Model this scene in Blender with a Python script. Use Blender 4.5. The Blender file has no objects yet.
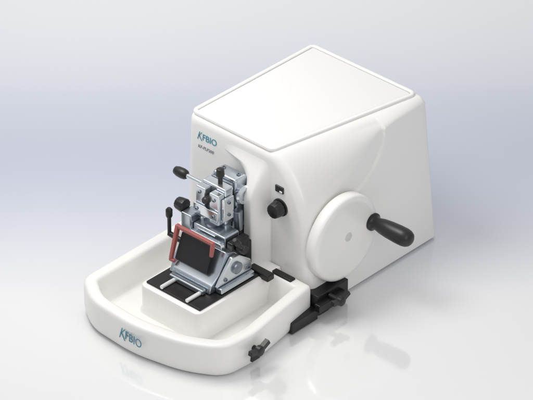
import bpy, bmesh, math
from mathutils import Vector, Matrix
S=0.2
sc=bpy.context.scene
sc.view_settings.view_transform='Standard'
sc.view_settings.look='None'
sc.view_settings.exposure=0
col=sc.collection
A=math.radians(43); E=math.radians(32.6)
fx,fy=-math.sin(A),math.cos(A); sx_,sy_=math.cos(A),math.sin(A)

# ------------------------------------------------------------ materials
def mat(name,color,rough=0.4,metal=0.0,coat=0.0,bump=0.0,bscale=200,var=0.0,spec=0.5):
    m=bpy.data.materials.new(name); m.use_nodes=True
    nt=m.node_tree; b=nt.nodes['Principled BSDF']
    b.inputs['Base Color'].default_value=(*color,1)
    b.inputs['Roughness'].default_value=rough
    b.inputs['Metallic'].default_value=metal
    b.inputs['Coat Weight'].default_value=coat
    b.inputs['Coat Roughness'].default_value=0.12
    b.inputs['Specular IOR Level'].default_value=spec
    tc=nt.nodes.new('ShaderNodeTexCoord')
    n=nt.nodes.new('ShaderNodeTexNoise'); n.inputs['Scale'].default_value=bscale; n.inputs['Detail'].default_value=3
    nt.links.new(tc.outputs['Object'],n.inputs['Vector'])
    if bump>0:
        bp=nt.nodes.new('ShaderNodeBump'); bp.inputs['Strength'].default_value=bump; bp.inputs['Distance'].default_value=0.002
        nt.links.new(n.outputs['Fac'],bp.inputs['Height']); nt.links.new(bp.outputs['Normal'],b.inputs['Normal'])
    n2=nt.nodes.new('ShaderNodeTexNoise'); n2.inputs['Scale'].default_value=3.0; n2.inputs['Detail'].default_value=4
    nt.links.new(tc.outputs['Object'],n2.inputs['Vector'])
    mr=nt.nodes.new('ShaderNodeMapRange'); mr.inputs['To Min'].default_value=max(0.02,rough-0.04); mr.inputs['To Max'].default_value=rough+0.04
    nt.links.new(n2.outputs['Fac'],mr.inputs['Value']); nt.links.new(mr.outputs['Result'],b.inputs['Roughness'])
    return m
WHITE=mat('white_paint',(0.83,0.82,0.80),0.36,coat=0.3,bump=0.03,bscale=60)
LID=mat('lid_paint',(0.77,0.765,0.755),0.42,coat=0.2,bump=0.05,bscale=90)
GROOVE=mat('lid_groove',(0.58,0.58,0.57),0.5)
TRAYW=mat('tray_plastic',(0.83,0.82,0.80),0.33,coat=0.3,bump=0.02,bscale=60)
BLACK=mat('black_plastic',(0.012,0.012,0.013),0.38,bump=0.05,bscale=80)
BLKM=mat('black_anodised',(0.018,0.017,0.017),0.32,metal=0.3)
STEEL=mat('satin_steel',(0.52,0.57,0.62),0.24,metal=0.92)
STEELP=mat('pale_steel',(0.68,0.72,0.76),0.22,metal=0.9)
STEELL=mat('polished_steel',(0.74,0.78,0.82),0.15,metal=0.96)
STEELD=mat('dark_steel',(0.24,0.27,0.31),0.28,metal=0.88)
RED=mat('red_guard',(0.36,0.095,0.085),0.4,coat=0.2)
RODW=mat('polished_rod',(0.85,0.85,0.85),0.2,metal=0.3)
TEAL=mat('teal_ink',(0.04,0.27,0.37),0.5)
TEAL2=mat('blue_grey_ink',(0.08,0.23,0.31),0.5)
INK=mat('grey_ink',(0.26,0.29,0.32),0.5)

# ------------------------------------------------------------ helpers
root=bpy.data.objects.new('rotary_microtome',None); col.objects.link(root)
root.scale=(S,S,S)
root['label']='white rotary microtome with black-handled handwheel on glossy white table'
root['category']='microtome'

def finish(name,bm,m,parent=root,bevel=0.0,seg=3,sharp=35,label=None):
    bmesh.ops.recalc_face_normals(bm,faces=bm.faces[:])
    for f in bm.faces: f.smooth=True
    if bevel<=0:
        for e in bm.edges:
            if len(e.link_faces)==2 and e.calc_face_angle(0)>math.radians(sharp): e.smooth=False
    me=bpy.data.meshes.new(name); bm.to_mesh(me); bm.free()
    me.materials.append(m)
    o=bpy.data.objects.new(name,me); col.objects.link(o); o.parent=parent
    if bevel>0:
        b=o.modifiers.new('bevel','BEVEL'); b.width=bevel; b.segments=seg; b.limit_method='ANGLE'
        b.angle_limit=math.radians(sharp); b.harden_normals=True
    if label: o['label']=label
    return o
def box(bm,x0,x1,y0,y1,z0,z1,M=None):
    vs=[bm.verts.new((x,y,z)) for z in (z0,z1) for x,y in ((x0,y0),(x1,y0),(x1,y1),(x0,y1))]
    for f in ((3,2,1,0),(4,5,6,7),(0,1,5,4),(1,2,6,5),(2,3,7,6),(3,0,4,7)):
        bm.faces.new([vs[i] for i in f])
    if M is not None:
        for v in vs: v.co=M@v.co
def revolve(bm,p0,axis,prof,seg=40):
    p0=Vector(p0); ax=Vector(axis).normalized()
    t=Vector((0,0,1)) if abs(ax.z)<0.9 else Vector((1,0,0))
    u=ax.cross(t).normalized(); w=ax.cross(u)
    rings=[]
    for d,r in prof:
        c=p0+ax*d
        if r<=1e-6: rings.append([bm.verts.new(c)])
        else: rings.append([bm.verts.new(c+(u*math.cos(2*math.pi*i/seg)+w*math.sin(2*math.pi*i/seg))*r) for i in range(seg)])
    for a,b in zip(rings,rings[1:]):
        for i in range(seg):
            j=(i+1)%seg
            if len(a)==1 and len(b)==1: continue
            if len(a)==1: bm.faces.new((a[0],b[i],b[j]))
            elif len(b)==1: bm.faces.new((a[i],a[j],b[0]))
            else: bm.faces.new((a[i],a[j],b[j],b[i]))
    if len(rings[0])>1: bm.faces.new(rings[0][::-1])
    if len(rings[-1])>1: bm.faces.new(rings[-1])
def rod(bm,p0,p1,r,seg=24,b=0.0):
    p0=Vector(p0);p1=Vector(p1);L=(p1-p0).length
    b=b or r*0.15
    revolve(bm,p0,p1-p0,[(0,r-b),(b,r),(L-b,r),(L,r-b)],seg)
def screws(lst,axis,r,parent,h=0.014):
    for p in lst:
        bm=bmesh.new()
        revolve(bm,p,axis,[(0,r),(h*0.7,r),(h,r*0.85),(h,r*0.45),(h*0.4,r*0.42),(h*0.4,0)],20)
        finish('screw',bm,STEELD,parent=parent,sharp=40)
def rounded(ctrl,inset=0.0,seg=8):
    n=len(ctrl); P=[Vector((c[0],c[1])) for c in ctrl]
    lines=[]
    for i in range(n):
        a=P[i];b=P[(i+1)%n];d=(b-a).normalized();nn=Vector((-d.y,d.x))
        lines.append((a+nn*inset,d))
    Q=[]
    for i in range(n):
        p,d=lines[i-1];q,e=lines[i]
        cr=d.x*e.y-d.y*e.x
        t=((q-p).x*e.y-(q-p).y*e.x)/cr
        Q.append(p+d*t)
    out=[]
    for i in range(n):
        v=Q[i];d1=(Q[i-1]-v).normalized();d2=(Q[(i+1)%n]-v).normalized()
        ang=d1.angle(d2); r=max(ctrl[i][2]-inset,0.008)
        tl=r/math.tan(ang/2)
        mx=0.49*min((Q[i-1]-v).length,(Q[(i+1)%n]-v).length)
        if tl>mx: tl=mx; r=tl*math.tan(ang/2)
        c=v+(d1+d2).normalized()*(r/math.sin(ang/2))
        a=v+d1*tl-c;b=v+d2*tl-c
        th=a.angle(b)
        cross=a.x*b.y-a.y*b.x; sg=1 if cross>0 else -1
        for k in range(seg+1):
            f=sg*th*k/seg
            out.append(c+Vector((a.x*math.cos(f)-a.y*math.sin(f),a.x*math.sin(f)+a.y*math.cos(f))))
    return out
def loops(bm,ctrl,levels,seg=8,cap0=True,cap1=True,xz=False):
    rs=[]
    for ins,z in levels:
        rs.append([bm.verts.new((p.x,z,p.y) if xz else (p.x,p.y,z)) for p in rounded(ctrl,ins,seg)])
    n=len(rs[0])
    for a,b in zip(rs,rs[1:]):
        for i in range(n):
            j=(i+1)%n; bm.faces.new((a[i],a[j],b[j],b[i]))
    if cap0: bm.faces.new(rs[0][::-1])
    if cap1: bm.faces.new(rs[-1])
def knob(bm,p,axis,r,L,flutes=10,seg=60,taper=0.9):
    prof=[(0,0.75),(0.08,0.98),(0.2,1.0),(0.8,taper),(0.93,taper*0.93),(1.0,taper*0.72)]
    p0=Vector(p); ax=Vector(axis).normalized()
    t=Vector((0,0,1)) if abs(ax.z)<0.9 else Vector((1,0,0))
    u=ax.cross(t).normalized(); w=ax.cross(u)
    rings=[]
    for d,k in prof:
        ring=[]
        for i in range(seg):
            th=2*math.pi*i/seg
            rr=r*k*(1-0.05*(0.5+0.5*math.cos(flutes*th)))
            ring.append(bm.verts.new(p0+ax*d*L+(u*math.cos(th)+w*math.sin(th))*rr))
        rings.append(ring)
    for a,b in zip(rings,rings[1:]):
        for i in range(seg):
            j=(i+1)%seg; bm.faces.new((a[i],a[j],b[j],b[i]))
    bm.faces.new(rings[0][::-1]); bm.faces.new(rings[-1])
def yz_prism(bm,x0,x1,pts):
    a=[bm.verts.new((x0,p[0],p[1])) for p in pts]; b=[bm.verts.new((x1,p[0],p[1])) for p in pts]
    bm.faces.new(a); bm.faces.new(b[::-1])
    for i in range(len(pts)):
        j=(i+1)%len(pts); bm.faces.new((a[i],a[j],b[j],b[i]))
def sm(x): x=max(0,min(1,x)); return x*x*(3-2*x)

# ------------------------------------------------------------ housing
H=1.67
Y0,Y1=1.27,3.15
def wallx(z): return -0.34+0.145*(1-z/H)
def leftx(z): return -1.90-0.07*(1-z/H)
def z2f(Y): return 0.98+(H-0.07-0.98)*sm((Y-1.2)/1.5)
def xt(Y): return -0.71+0.33*(Y-1.3)/1.8
def scoop(Y,z):
    a=(Y-1.80)/0.70; b=(z-1.62)/0.60
    q=math.sqrt(a*a+b*b)
    d=(q-1.0)*0.62
    if d>0: return 0.0
    edge=sm(-d/0.016)
    fade=1-sm((-d-0.02)/0.45)
    front=sm((Y-1.45)/0.35)
    return 0.030*edge*fade*front
def profile(Y,zb):
    pts=[(leftx(zb),zb)]
    for k in range(0,8):
        z=zb+0.03+(H-0.08-zb-0.03)*k/7; pts.append((leftx(z),z))
    r=0.07;x0=leftx(H-r)
    for k in range(1,6):
        a=math.pi/2*k/5; pts.append((x0+r-r*math.cos(a),H-r+r*math.sin(a)))
    X=xt(Y);z2=z2f(Y);x2=wallx(z2)
    pts.append((X-0.12,H)); pts.append((X-0.06,H))
    n=90
    p0=(X-0.03,H-0.002);p3=(x2,z2)
    dz=H-z2;dx=x2-p0[0]
    p1=(p0[0]+0.32*dx,H-0.03*dz); p2=(x2-0.10*dx,z2+0.50*dz)
    fl=[]
    for k in range(n+1):
        t=k/n;a=(1-t)**3;b=3*t*(1-t)**2;c=3*t*t*(1-t);d=t**3
        fl.append((a*p0[0]+b*p1[0]+c*p2[0]+d*p3[0],a*p0[1]+b*p1[1]+c*p2[1]+d*p3[1]))
    m=70
    zlow=0.85
    for k in range(1,m+1):
        z=z2+(zlow-z2)*k/m; fl.append((wallx(z),z))
    for x,z in fl:
        pts.append((x-scoop(Y,z)*sm((H-z)/0.06),z))
    for k in range(1,5):
        z=zlow+(zb+0.03-zlow)*k/4 ; pts.append((wallx(z),z))
    pts.append((wallx(zb),zb))
    return pts
bm=bmesh.new()
r=0.09
sl=[(Y0+r*(1-math.cos(math.pi/2*k/7)), r*(1-math.sin(math.pi/2*k/7))) for k in range(8)]
y=1.42
while y<2.58: sl.append((y,0)); y+=0.009
for y in (2.65,2.75,2.9): sl.append((y,0))
r=0.07
sl+=[(Y1-r*(1-math.cos(math.pi/2*k/5)), r*(1-math.sin(math.pi/2*k/5))) for k in range(5,-1,-1)]
rings=[]
cx,cz=-1.1,0.75
for y,ins in sl:
    t=(y-Y0)/(Y1-Y0)
    zb=0.03
    ring=[]
    for x,z in profile(y,zb):
        x2=cx+(x-cx)*(1-ins/0.78)
        z2=z if z<cz else cz+(z-cz)*(1-ins/0.90)
        yy=y+(0.06*(1-z/H) if t>0.5 else 0)*(t-0.5)*2
        ring.append(bm.verts.new((x2,yy,z2)))
    rings.append(ring)
for a,b in zip(rings,rings[1:]):
    n=len(a)
    for i in range(n):
        j=(i+1)%n; bm.faces.new((a[i],a[j],b[j],b[i]))
bm.faces.new(rings[0]); bm.faces.new(rings[-1][::-1])
housing=finish('housing',bm,WHITE,sharp=50)

# top tray with raised lip
bm=bmesh.new()
ctop=[(-1.885,1.30,0.07),(-0.75,1.29,0.08),(-0.42,3.11,0.08),(-1.885,3.12,0.07)]
loops(bm,ctop,[(0.03,H-0.02),(0.0,H-0.01),(0.0,H+0.015),(0.006,H+0.024),(0.018,H+0.027),(0.034,H+0.027),(0.042,H+0.024),(0.046,H+0.010)],seg=6,cap1=False)
rimo=finish('top_rim',bm,WHITE,parent=housing,sharp=60)
bm=bmesh.new()
loops(bm,ctop,[(0.040,H+0.003),(0.040,H+0.007),(0.07,H+0.0075)],seg=6)
finish('lid_groove',bm,GROOVE,parent=housing,sharp=60)
bm=bmesh.new()
loops(bm,ctop,[(0.052,H+0.006),(0.052,H+0.011),(0.056,H+0.014),(0.07,H+0.0145)],seg=6)
finish('top_panel',bm,LID,parent=housing,sharp=60)

# smooth front rib that sweeps out of the top edge and down beside the recess
bm=bmesh.new()
NX,NZ=150,190
xa,xb,za,zb_=-1.56,-0.735,0.32,1.60
def ribp(x,z):
    q=max(0.0,z-1.08); R_=0.36
    if q<=0: xl=-1.03
    elif q<R_: xl=-1.03-(R_-math.sqrt(max(0,R_*R_-q*q)))
    else: xl=-1.03-R_-0.4*(z-1.44)
    wl=0.08+0.22*sm((z-1.10)/0.35)
    L=sm((x-xl+0.3*(wl-0.08))/wl); Rr=sm((-0.742-x)/0.13)
    top=1-sm((z-1.12)/0.47)
    return 0.19*L*Rr*top
grid=[]
for j in range(NZ+1):
    z=za+(zb_-za)*j/NZ
    grid.append([bm.verts.new((xa+(xb-xa)*i/NX,Y0+0.006-ribp(xa+(xb-xa)*i/NX,z),z)) for i in range(NX+1)])
for a,b in zip(grid,grid[1:]):
    for i in range(NX): bm.faces.new((a[i],a[i+1],b[i+1],b[i]))
o=finish('front_rib',bm,WHITE,parent=housing,sharp=180)
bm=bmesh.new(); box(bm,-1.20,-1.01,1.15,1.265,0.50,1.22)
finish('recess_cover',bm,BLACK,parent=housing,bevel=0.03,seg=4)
# display
bm=bmesh.new(); box(bm,-0.69,-0.58,1.255,1.30,1.26,1.335)
d=finish('display',bm,BLACK,parent=housing,bevel=0.008)
bm=bmesh.new(); box(bm,-0.625,-0.59,1.249,1.26,1.272,1.29); finish('display_key',bm,RODW,parent=d,bevel=0.003)
# control knob
bm=bmesh.new(); revolve(bm,(-0.625,1.275,1.09),(0,-1,0),[(0,0.098),(0.02,0.095),(0.025,0.07)],40)
knob(bm,(-0.625,1.252,1.09),(0,-1,0),0.088,0.11,14)
finish('control_knob',bm,BLACK,parent=housing,sharp=40)

# ------------------------------------------------------------ logo text
def text(name,s,size,loc,rot,m,parent,shear=0.0,ext=0.002,sx=1.0):
    cu=bpy.data.curves.new(name,'FONT'); cu.body=s; cu.size=size; cu.extrude=ext; cu.shear=shear
    cu.align_x='LEFT'; cu.align_y='CENTER'
    o=bpy.data.objects.new(name+'_src',cu); col.objects.link(o)
    dg=bpy.context.evaluated_depsgraph_get()
    me=bpy.data.meshes.new_from_object(o.evaluated_get(dg)); bpy.data.objects.remove(o)
    me.materials.clear(); me.materials.append(m)
    o=bpy.data.objects.new(name,me); col.objects.link(o); o.parent=parent
    o.location=loc; o.rotation_euler=rot; o.scale=(sx,1,1); return o
def swoosh(bm,ox,oz,s,Y):
    for pts in ([(0,0),(0.08,0.0),(0.40,1.0),(0.33,1.0)],[(0.16,0.42),(0.62,1.0),(0.73,1.0),(0.26,0.47)],[(0.22,0.50),(0.30,0.55),(0.70,-0.05),(0.60,-0.05)]):
        vs=[]
        for yy in (Y,Y-0.003):
            vs.append([bm.verts.new((ox+p[0]*s,yy,oz+p[1]*s)) for p in pts])
        bm.faces.new(vs[0]); bm.faces.new(vs[1][::-1])
        for i in range(4):
            j=(i+1)%4; bm.faces.new((vs[0][i],vs[0][j],vs[1][j],vs[1][i]))
R90=(math.pi/2,0,0)
bm=bmesh.new(); swoosh(bm,-1.765,1.415,0.095,1.268); finish('logo_mark',bm,TEAL,parent=housing,sharp=30)
text('logo_lettering','FBIO',0.105,(-1.70,1.268,1.457),R90,TEAL,housing,0.1,sx=0.92)
text('model_lettering','KF-PLP200',0.052,(-1.76,1.268,1.335),R90,INK,housing,0.2,sx=0.95)

# ------------------------------------------------------------ waste tray
bm=bmesh.new()
ct=[(-1.95,-0.22,0.22),(-1.62,-0.44,0.6),(-1.0,-0.48,1.5),(-0.42,-0.36,1.2),(-0.05,-0.14,0.3),(-0.015,0.25,0.6),(-0.17,1.24,0.05),(-1.97,1.265,0.05)]
Rz=0.38
loops(bm,ct,[(0.05,0.02),(0.02,0.03),(0.008,0.06),(0.0,0.12),(0.0,Rz-0.05),(0.006,Rz-0.02),(0.02,Rz-0.005),(0.04,Rz),(0.11,Rz),(0.13,Rz-0.006),(0.145,Rz-0.03),(0.16,Rz-0.10),(0.19,0.13),(0.21,0.10),(0.25,0.09)],seg=8)
tray=finish('waste_tray',bm,TRAYW,sharp=45)
ang=math.atan2(-0.04,0.62)
bm=bmesh.new(); swoosh(bm,0,-0.065,0.13,0)
o=finish('logo_mark',bm,TEAL,parent=tray,sharp=30); o.location=(-1.175,-0.4715,0.215); o.rotation_euler=(0,0,ang)
text('logo_lettering','FBIO',0.14,(-1.095,-0.4765,0.215),(math.pi/2,0,ang),TEAL2,tray,0.1,sx=0.85)

# ------------------------------------------------------------ machine bed
bm=bmesh.new()
c=[(-1.43,0.06,0.08),(-0.60,0.06,0.08),(-0.60,1.26,0.02),(-1.43,1.26,0.02)]
loops(bm,c,[(-0.03,0.08),(0.0,0.14),(0.0,0.37),(0.008,0.395),(0.03,0.405)],seg=6)
bed=finish('machine_bed',bm,WHITE,sharp=45)
bm=bmesh.new(); box(bm,-1.38,-0.64,0.12,1.0,0.403,0.43); bp=finish('bed_plate',bm,BLKM,parent=bed,bevel=0.008)
bm=bmesh.new(); box(bm,-0.80,-0.52,0.97,1.07,0.38,0.45)
finish('clamp_block',bm,BLKM,parent=bed,bevel=0.012)
bm=bmesh.new(); box(bm,-0.75,-0.36,1.13,1.21,0.35,0.40)
finish('clamp_block',bm,BLKM,parent=bed,bevel=0.012)
for x in (-1.17,-0.82):
    bm=bmesh.new(); rod(bm,(x,0.12,0.448),(x,0.40 if x<-1 else 0.36,0.448),0.021)
    finish('guide_rod',bm,RODW,parent=bed)
# base rails
bm=bmesh.new()
box(bm,-0.44,-0.09,1.245,1.70,0.04,0.27)
box(bm,-0.24,-0.085,0.86,1.243,0.01,0.14)
box(bm,-0.10,-0.025,1.20,1.60,0.12,0.21)
box(bm,-0.40,-0.12,1.30,1.45,0.0,0.035)
base=finish('base_rail',bm,BLKM,bevel=0.012)
bm=bmesh.new()
box(bm,-0.15,0.000,0.19,0.31,0.06,0.17)
finish('rail_end',bm,BLKM,parent=base,bevel=0.012)
def clampl(x,y,z,k=1.0):
    bm=bmesh.new()
    rod(bm,(x-0.12,y,z),(x+0.02,y,z),0.024*k)
    revolve(bm,(x+0.0,y,z),(1,0,0),[(0,0.03*k),(0.01,0.045*k),(0.06,0.045*k),(0.07,0.03*k)],30)
    for a in (0.45,math.pi-0.2):
        M=Matrix.Translation((x+0.035,y,z))@Matrix.Rotation(a,4,'X')
        box(bm,-0.022*k,0.022*k,0.02*k,0.115*k,-0.021*k,0.021*k,M)
    return finish('clamp_lever',bm,BLACK,parent=base,sharp=40,bevel=0.01)
clampl(0.025,0.23,0.215,1.18)
clampl(0.04,1.40,0.225,1.1)

# ------------------------------------------------------------ handwheel
bm=bmesh.new()
wc=(-0.27,1.705,0.725)
revolve(bm,wc,(1,0,0),[(0,0.41),(0.01,0.455),(0.03,0.47),(0.11,0.47),(0.13,0.464),(0.142,0.45),(0.146,0.43),(0.146,0.40),(0.141,0.385),(0.141,0.10),(0.14,0.09)],96)
wheel=finish('handwheel',bm,WHITE,sharp=50)
bm=bmesh.new(); revolve(bm,(-0.131,1.735,0.735),(1,0,0),[(0,0.05),(0.006,0.047),(0.008,0.028),(0.004,0.026),(0.004,0.0)],32)
finish('wheel_hub',bm,mat('hub_white',(0.62,0.61,0.6),0.4),parent=wheel,sharp=40)
bm=bmesh.new(); hc=(-0.127,2.095,0.75)
revolve(bm,hc,(1,0,0),[(0,0.095),(0.02,0.095),(0.03,0.075),(0.05,0.065),(0.08,0.068),(0.13,0.08),(0.22,0.090),(0.34,0.096),(0.42,0.096),(0.46,0.089),(0.49,0.074),(0.51,0.048),(0.517,0.0)],48)
finish('wheel_handle',bm,BLACK,parent=wheel,sharp=40)

# ------------------------------------------------------------ knife holder
bm=bmesh.new()
yz_prism(bm,-1.27,-0.74,[(0.36,0.43),(0.95,0.43),(0.95,0.55),(0.72,0.78),(0.60,0.82),(0.50,0.60),(0.38,0.52)])
yz_prism(bm,-1.34,-1.275,[(0.40,0.43),(0.93,0.43),(0.92,0.64),(0.70,0.78),(0.60,0.78),(0.48,0.60)])
box(bm,-1.24,-0.78,0.30,0.36,0.432,0.49)
kh=finish('knife_holder',bm,STEEL,bevel=0.014)
bm=bmesh.new()
yz_prism(bm,-0.735,-0.69,[(0.42,0.50),(0.93,0.50),(0.91,0.62),(0.74,0.75),(0.64,0.76),(0.50,0.60)])
finish('side_plate',bm,STEELP,parent=kh,bevel=0.014)
bm=bmesh.new()
box(bm,-0.735,-0.65,0.44,0.92,0.432,0.495)
finish('base_foot',bm,STEEL,parent=kh,bevel=0.014)
bm=bmesh.new(); revolve(bm,(-0.69,0.70,0.62),(1,0,0),[(0,0.065),(0.02,0.065),(0.03,0.055),(0.03,0.03),(0.02,0.0)],32)
finish('pivot_cap',bm,STEELD,parent=kh,sharp=40)
screws([(-0.69,0.86,0.55),(-0.69,0.54,0.55)],(1,0,0),0.022,kh)
bm=bmesh.new()
yz_prism(bm,-1.22,-0.80,[(0.60,0.82),(0.66,0.80),(0.64,0.885),(0.59,0.885)])
finish('blade_clamp',bm,STEELL,parent=kh,bevel=0.008)
bm=bmesh.new()
yz_prism(bm,-1.275,-0.855,[(0.42,0.60),(0.445,0.59),(0.555,0.855),(0.53,0.867)])
finish('blade_plate',bm,BLACK,parent=kh,bevel=0.008)
bm=bmesh.new()
box(bm,-1.31,-0.83,0.49,0.53,0.905,0.943)
yz_prism(bm,-1.33,-1.292,[(0.388,0.60),(0.425,0.59),(0.532,0.90),(0.532,0.946),(0.487,0.946)])
yz_prism(bm,-0.845,-0.812,[(0.466,0.79),(0.50,0.78),(0.532,0.90),(0.532,0.946),(0.487,0.946)])
box(bm,-1.33,-1.255,0.388,0.425,0.565,0.60)
finish('finger_guard',bm,RED,parent=kh,bevel=0.009)
bm=bmesh.new()
revolve(bm,(-1.48,0.56,0.93),(0,0,1),[(0,0.025),(0.02,0.035),(0.09,0.035),(0.11,0.02)],24)
rod(bm,(-1.48,0.56,0.72),(-1.48,0.56,0.94),0.02)
rod(bm,(-1.49,0.56,0.74),(-1.28,0.58,0.70),0.028)
finish('locking_lever',bm,BLACK,parent=kh,sharp=40)
bm=bmesh.new()
rod(bm,(-0.74,0.78,0.80),(-0.64,0.78,0.80),0.045)
rod(bm,(-0.67,0.78,0.80),(-0.67,0.68,0.93),0.022)
revolve(bm,(-0.67,0.72,0.88),(0,-0.55,0.8),[(0,0.02),(0.02,0.034),(0.10,0.034),(0.12,0.02)],24)
finish('locking_lever',bm,BLACK,parent=kh,sharp=40)
bm=bmesh.new(); box(bm,-0.83,-0.745,0.70,0.95,0.68,0.86); box(bm,-0.98,-0.76,0.90,1.00,0.50,0.78)
finish('slide_block',bm,BLKM,parent=kh,bevel=0.016)
bm=bmesh.new()
box(bm,-1.42,-1.28,0.66,0.82,0.44,0.98)
finish('support_bracket',bm,STEEL,parent=kh,bevel=0.016)
bm=bmesh.new(); box(bm,-1.275,-0.84,0.69,0.90,0.72,0.90)
finish('upper_block',bm,STEEL,parent=kh,bevel=0.016)
bm=bmesh.new(); box(bm,-1.20,-0.96,0.67,0.688,0.80,0.88)
finish('angle_scale',bm,STEELL,parent=kh,bevel=0.006)
bm=bmesh.new(); knob(bm,(-1.42,0.74,1.0),(-1,0,0),0.075,0.12,12)
finish('adjusting_knob',bm,BLACK,parent=kh,sharp=40)

# ------------------------------------------------------------ specimen head
bm=bmesh.new()
box(bm,-1.37,-1.05,1.02,1.205,0.74,1.33)
head=finish('specimen_head',bm,STEEL,bevel=0.03,seg=4)
head.location=(0.045,0,0.015)
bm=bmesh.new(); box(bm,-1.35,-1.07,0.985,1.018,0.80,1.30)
finish('shadow_gap_strip',bm,STEELD,parent=head,bevel=0.01)  # dark strip put in as the shade between head and orientation block
bm=bmesh.new(); revolve(bm,(-1.05,1.10,1.15),(1,0,0),[(0,0.10),(0.04,0.105),(0.06,0.09),(0.06,0.055),(0.045,0.05),(0.045,0)],36)
finish('pivot_cap',bm,STEELL,parent=head,sharp=40)
bm=bmesh.new(); rod(bm,(-1.0,1.00,0.80),(-1.0,1.00,1.02),0.05)
finish('side_cylinder',bm,STEELD,parent=head,sharp=40)
bm=bmesh.new()
box(bm,-1.36,-1.04,0.86,0.982,0.88,1.30)
finish('orientation_block',bm,STEELP,parent=head,bevel=0.02,seg=4)
bm=bmesh.new()
box(bm,-1.355,-1.225,0.765,0.857,0.93,1.28)
finish('front_jaw',bm,STEELP,parent=head,bevel=0.014,seg=4)
bm=bmesh.new()
box(bm,-1.17,-1.04,0.765,0.857,0.92,1.265)
finish('front_jaw',bm,STEELP,parent=head,bevel=0.014,seg=4)
bm=bmesh.new()
box(bm,-1.36,-1.03,0.735,0.762,0.98,1.09)
finish('jaw_plate',bm,STEELL,parent=head,bevel=0.008)
bm=bmesh.new()
box(bm,-1.035,-1.00,0.80,0.95,0.96,1.22)
finish('side_scale',bm,STEELL,parent=head,bevel=0.01)
screws([(-1.295,0.765,1.22),(-1.10,0.765,1.20),(-1.31,0.735,1.035),(-1.08,0.735,1.035)],(0,-1,0),0.018,head)
screws([(-1.0,0.875,1.17),(-1.0,0.875,1.03)],(1,0,0),0.018,head)
screws([(-1.31,1.13,1.33),(-1.11,1.13,1.33)],(0,0,1),0.022,head)
bm=bmesh.new(); revolve(bm,(-1.19,0.86,0.94),(0,0,-1),[(0,0.08),(0.03,0.10),(0.07,0.105),(0.09,0.08),(0.11,0.09),(0.15,0.08),(0.16,0.06)],32)
finish('clamp_jaw',bm,STEELD,parent=head,sharp=40)
bm=bmesh.new(); rod(bm,(-1.17,0.93,1.28),(-1.17,0.93,1.40),0.024); knob(bm,(-1.17,0.93,1.38),(0,0,1),0.045,0.09,10)
finish('clamp_knob',bm,BLACK,parent=head,sharp=40)
bm=bmesh.new(); knob(bm,(-1.198,0.85,1.17),(0,-1,0),0.045,0.13,10)
finish('clamp_knob',bm,BLACK,parent=head,sharp=40)
bm=bmesh.new(); rod(bm,(-1.81,1.02,1.11),(-1.36,1.02,1.11),0.024)
lr=finish('lever_rod',bm,STEELL,parent=head)
bm=bmesh.new(); revolve(bm,(-1.72,1.02,1.11),(-1,0,0),[(0,0.035),(0.02,0.05),(0.06,0.056),(0.12,0.053),(0.16,0.042),(0.17,0.03)],32)
finish('lever_grip',bm,BLACK,parent=lr,sharp=40)

# ------------------------------------------------------------ backdrop sweep
bm=bmesh.new()
prof=[(-14,0)]
for k in range(1,12): prof.append((-14+17.6*k/11,0))
t0=prof[-1][0]; R=7.0
for k in range(1,41):
    a=math.radians(70)*k/40; prof.append((t0+R*math.sin(a),R*(1-math.cos(a))))
e=prof[-1]; prof.append((e[0]+8*math.cos(math.radians(70)),e[1]+8*math.sin(math.radians(70))))
N=24; grid=[]
for t,z in prof:
    row=[]
    for i in range(N+1):
        s=-16+32*i/N
        row.append(bm.verts.new(((fx*t+sx_*s)*S,(fy*t+sy_*s)*S,z*S)))
    grid.append(row)
for a,b in zip(grid,grid[1:]):
    for i in range(N): bm.faces.new((a[i],a[i+1],b[i+1],b[i]))
for f in bm.faces: f.smooth=True
me=bpy.data.meshes.new('ground'); bm.to_mesh(me); bm.free()
FL=mat('sweep_painted_gradient',(0.84,0.84,0.85),0.08,spec=1.0,metal=0.16)
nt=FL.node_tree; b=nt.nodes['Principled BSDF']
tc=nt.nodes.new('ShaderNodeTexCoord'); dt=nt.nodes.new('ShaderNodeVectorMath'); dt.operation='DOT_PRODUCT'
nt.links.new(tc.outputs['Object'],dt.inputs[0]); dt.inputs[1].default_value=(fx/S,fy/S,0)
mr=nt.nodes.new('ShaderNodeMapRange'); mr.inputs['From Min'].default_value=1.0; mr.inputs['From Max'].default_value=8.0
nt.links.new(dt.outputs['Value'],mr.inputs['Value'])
cr=nt.nodes.new('ShaderNodeValToRGB'); cr.color_ramp.interpolation='B_SPLINE'  # background light gradient painted into base colour: blue-grey band by depth
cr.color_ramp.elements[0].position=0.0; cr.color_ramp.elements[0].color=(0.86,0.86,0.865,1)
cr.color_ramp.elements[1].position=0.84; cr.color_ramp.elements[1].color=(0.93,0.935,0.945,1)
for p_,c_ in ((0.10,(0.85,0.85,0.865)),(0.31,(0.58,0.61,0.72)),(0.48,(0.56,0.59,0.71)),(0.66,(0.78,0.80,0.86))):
    el=cr.color_ramp.elements.new(p_); el.color=(*c_,1)
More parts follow.
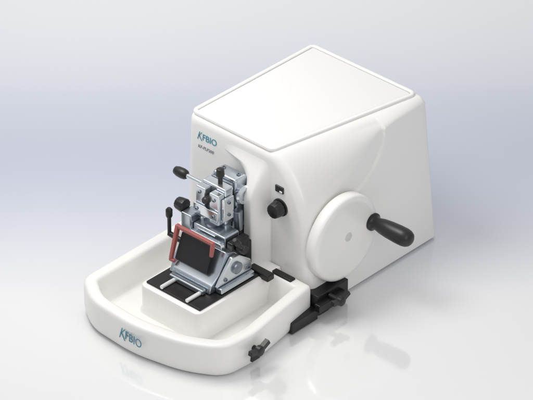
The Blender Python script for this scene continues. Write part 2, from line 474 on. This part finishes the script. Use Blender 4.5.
nt.links.new(mr.outputs['Result'],cr.inputs['Fac']); nt.links.new(cr.outputs['Color'],b.inputs['Base Color'])
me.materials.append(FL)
g=bpy.data.objects.new('ground',me); col.objects.link(g); g['kind']='structure'; g['label']='glossy white studio table sweeping up into backdrop with blue-grey light gradient painted in'

# ------------------------------------------------------------ world & lights
w=bpy.data.worlds.new('World'); sc.world=w; w.use_nodes=True
nt=w.node_tree; bg=nt.nodes['Background']
tc=nt.nodes.new('ShaderNodeTexCoord'); sep=nt.nodes.new('ShaderNodeSeparateXYZ')
nt.links.new(tc.outputs['Generated'],sep.inputs[0])
cr=nt.nodes.new('ShaderNodeValToRGB'); nt.links.new(sep.outputs['Z'],cr.inputs['Fac'])
cr.color_ramp.elements[0].position=0.0; cr.color_ramp.elements[0].color=(0.52,0.54,0.60,1)
cr.color_ramp.elements[1].position=0.75; cr.color_ramp.elements[1].color=(1,1,0.99,1)
el=cr.color_ramp.elements.new(0.35); el.color=(0.81,0.83,0.87,1)
nt.links.new(cr.outputs['Color'],bg.inputs['Color']); bg.inputs['Strength'].default_value=0.66

T=Vector((-0.9,1.36,1.013))
def area(name,off,size,power,color=(1,1,1),tgt=T):
    l=bpy.data.lights.new(name,'AREA'); l.shape='DISK'; l.size=size*S; l.energy=power; l.color=color
    o=bpy.data.objects.new(name,l); col.objects.link(o)
    p=(tgt+Vector(off)); o.location=p*S
    o.rotation_euler=((tgt-p)).to_track_quat('-Z','Y').to_euler()
    return o
area('key_softbox',(-2.4,-1.4,6.0),3.8,13,(1,0.985,0.955))
area('side_softbox',(6.0,-2.0,3.0),4.0,3.2,(1,0.985,0.955))

# ------------------------------------------------------------ camera
F=Vector((-math.sin(A)*math.cos(E),math.cos(A)*math.cos(E),-math.sin(E)))
D=34
cam=bpy.data.cameras.new('camera'); co=bpy.data.objects.new('camera',cam); col.objects.link(co)
co.location=(T-F*D)*S; co.rotation_euler=F.to_track_quat('-Z','Y').to_euler()
cam.sensor_width=36; cam.lens=36*D/5.33
cam.clip_start=0.1; cam.clip_end=200
sc.camera=co
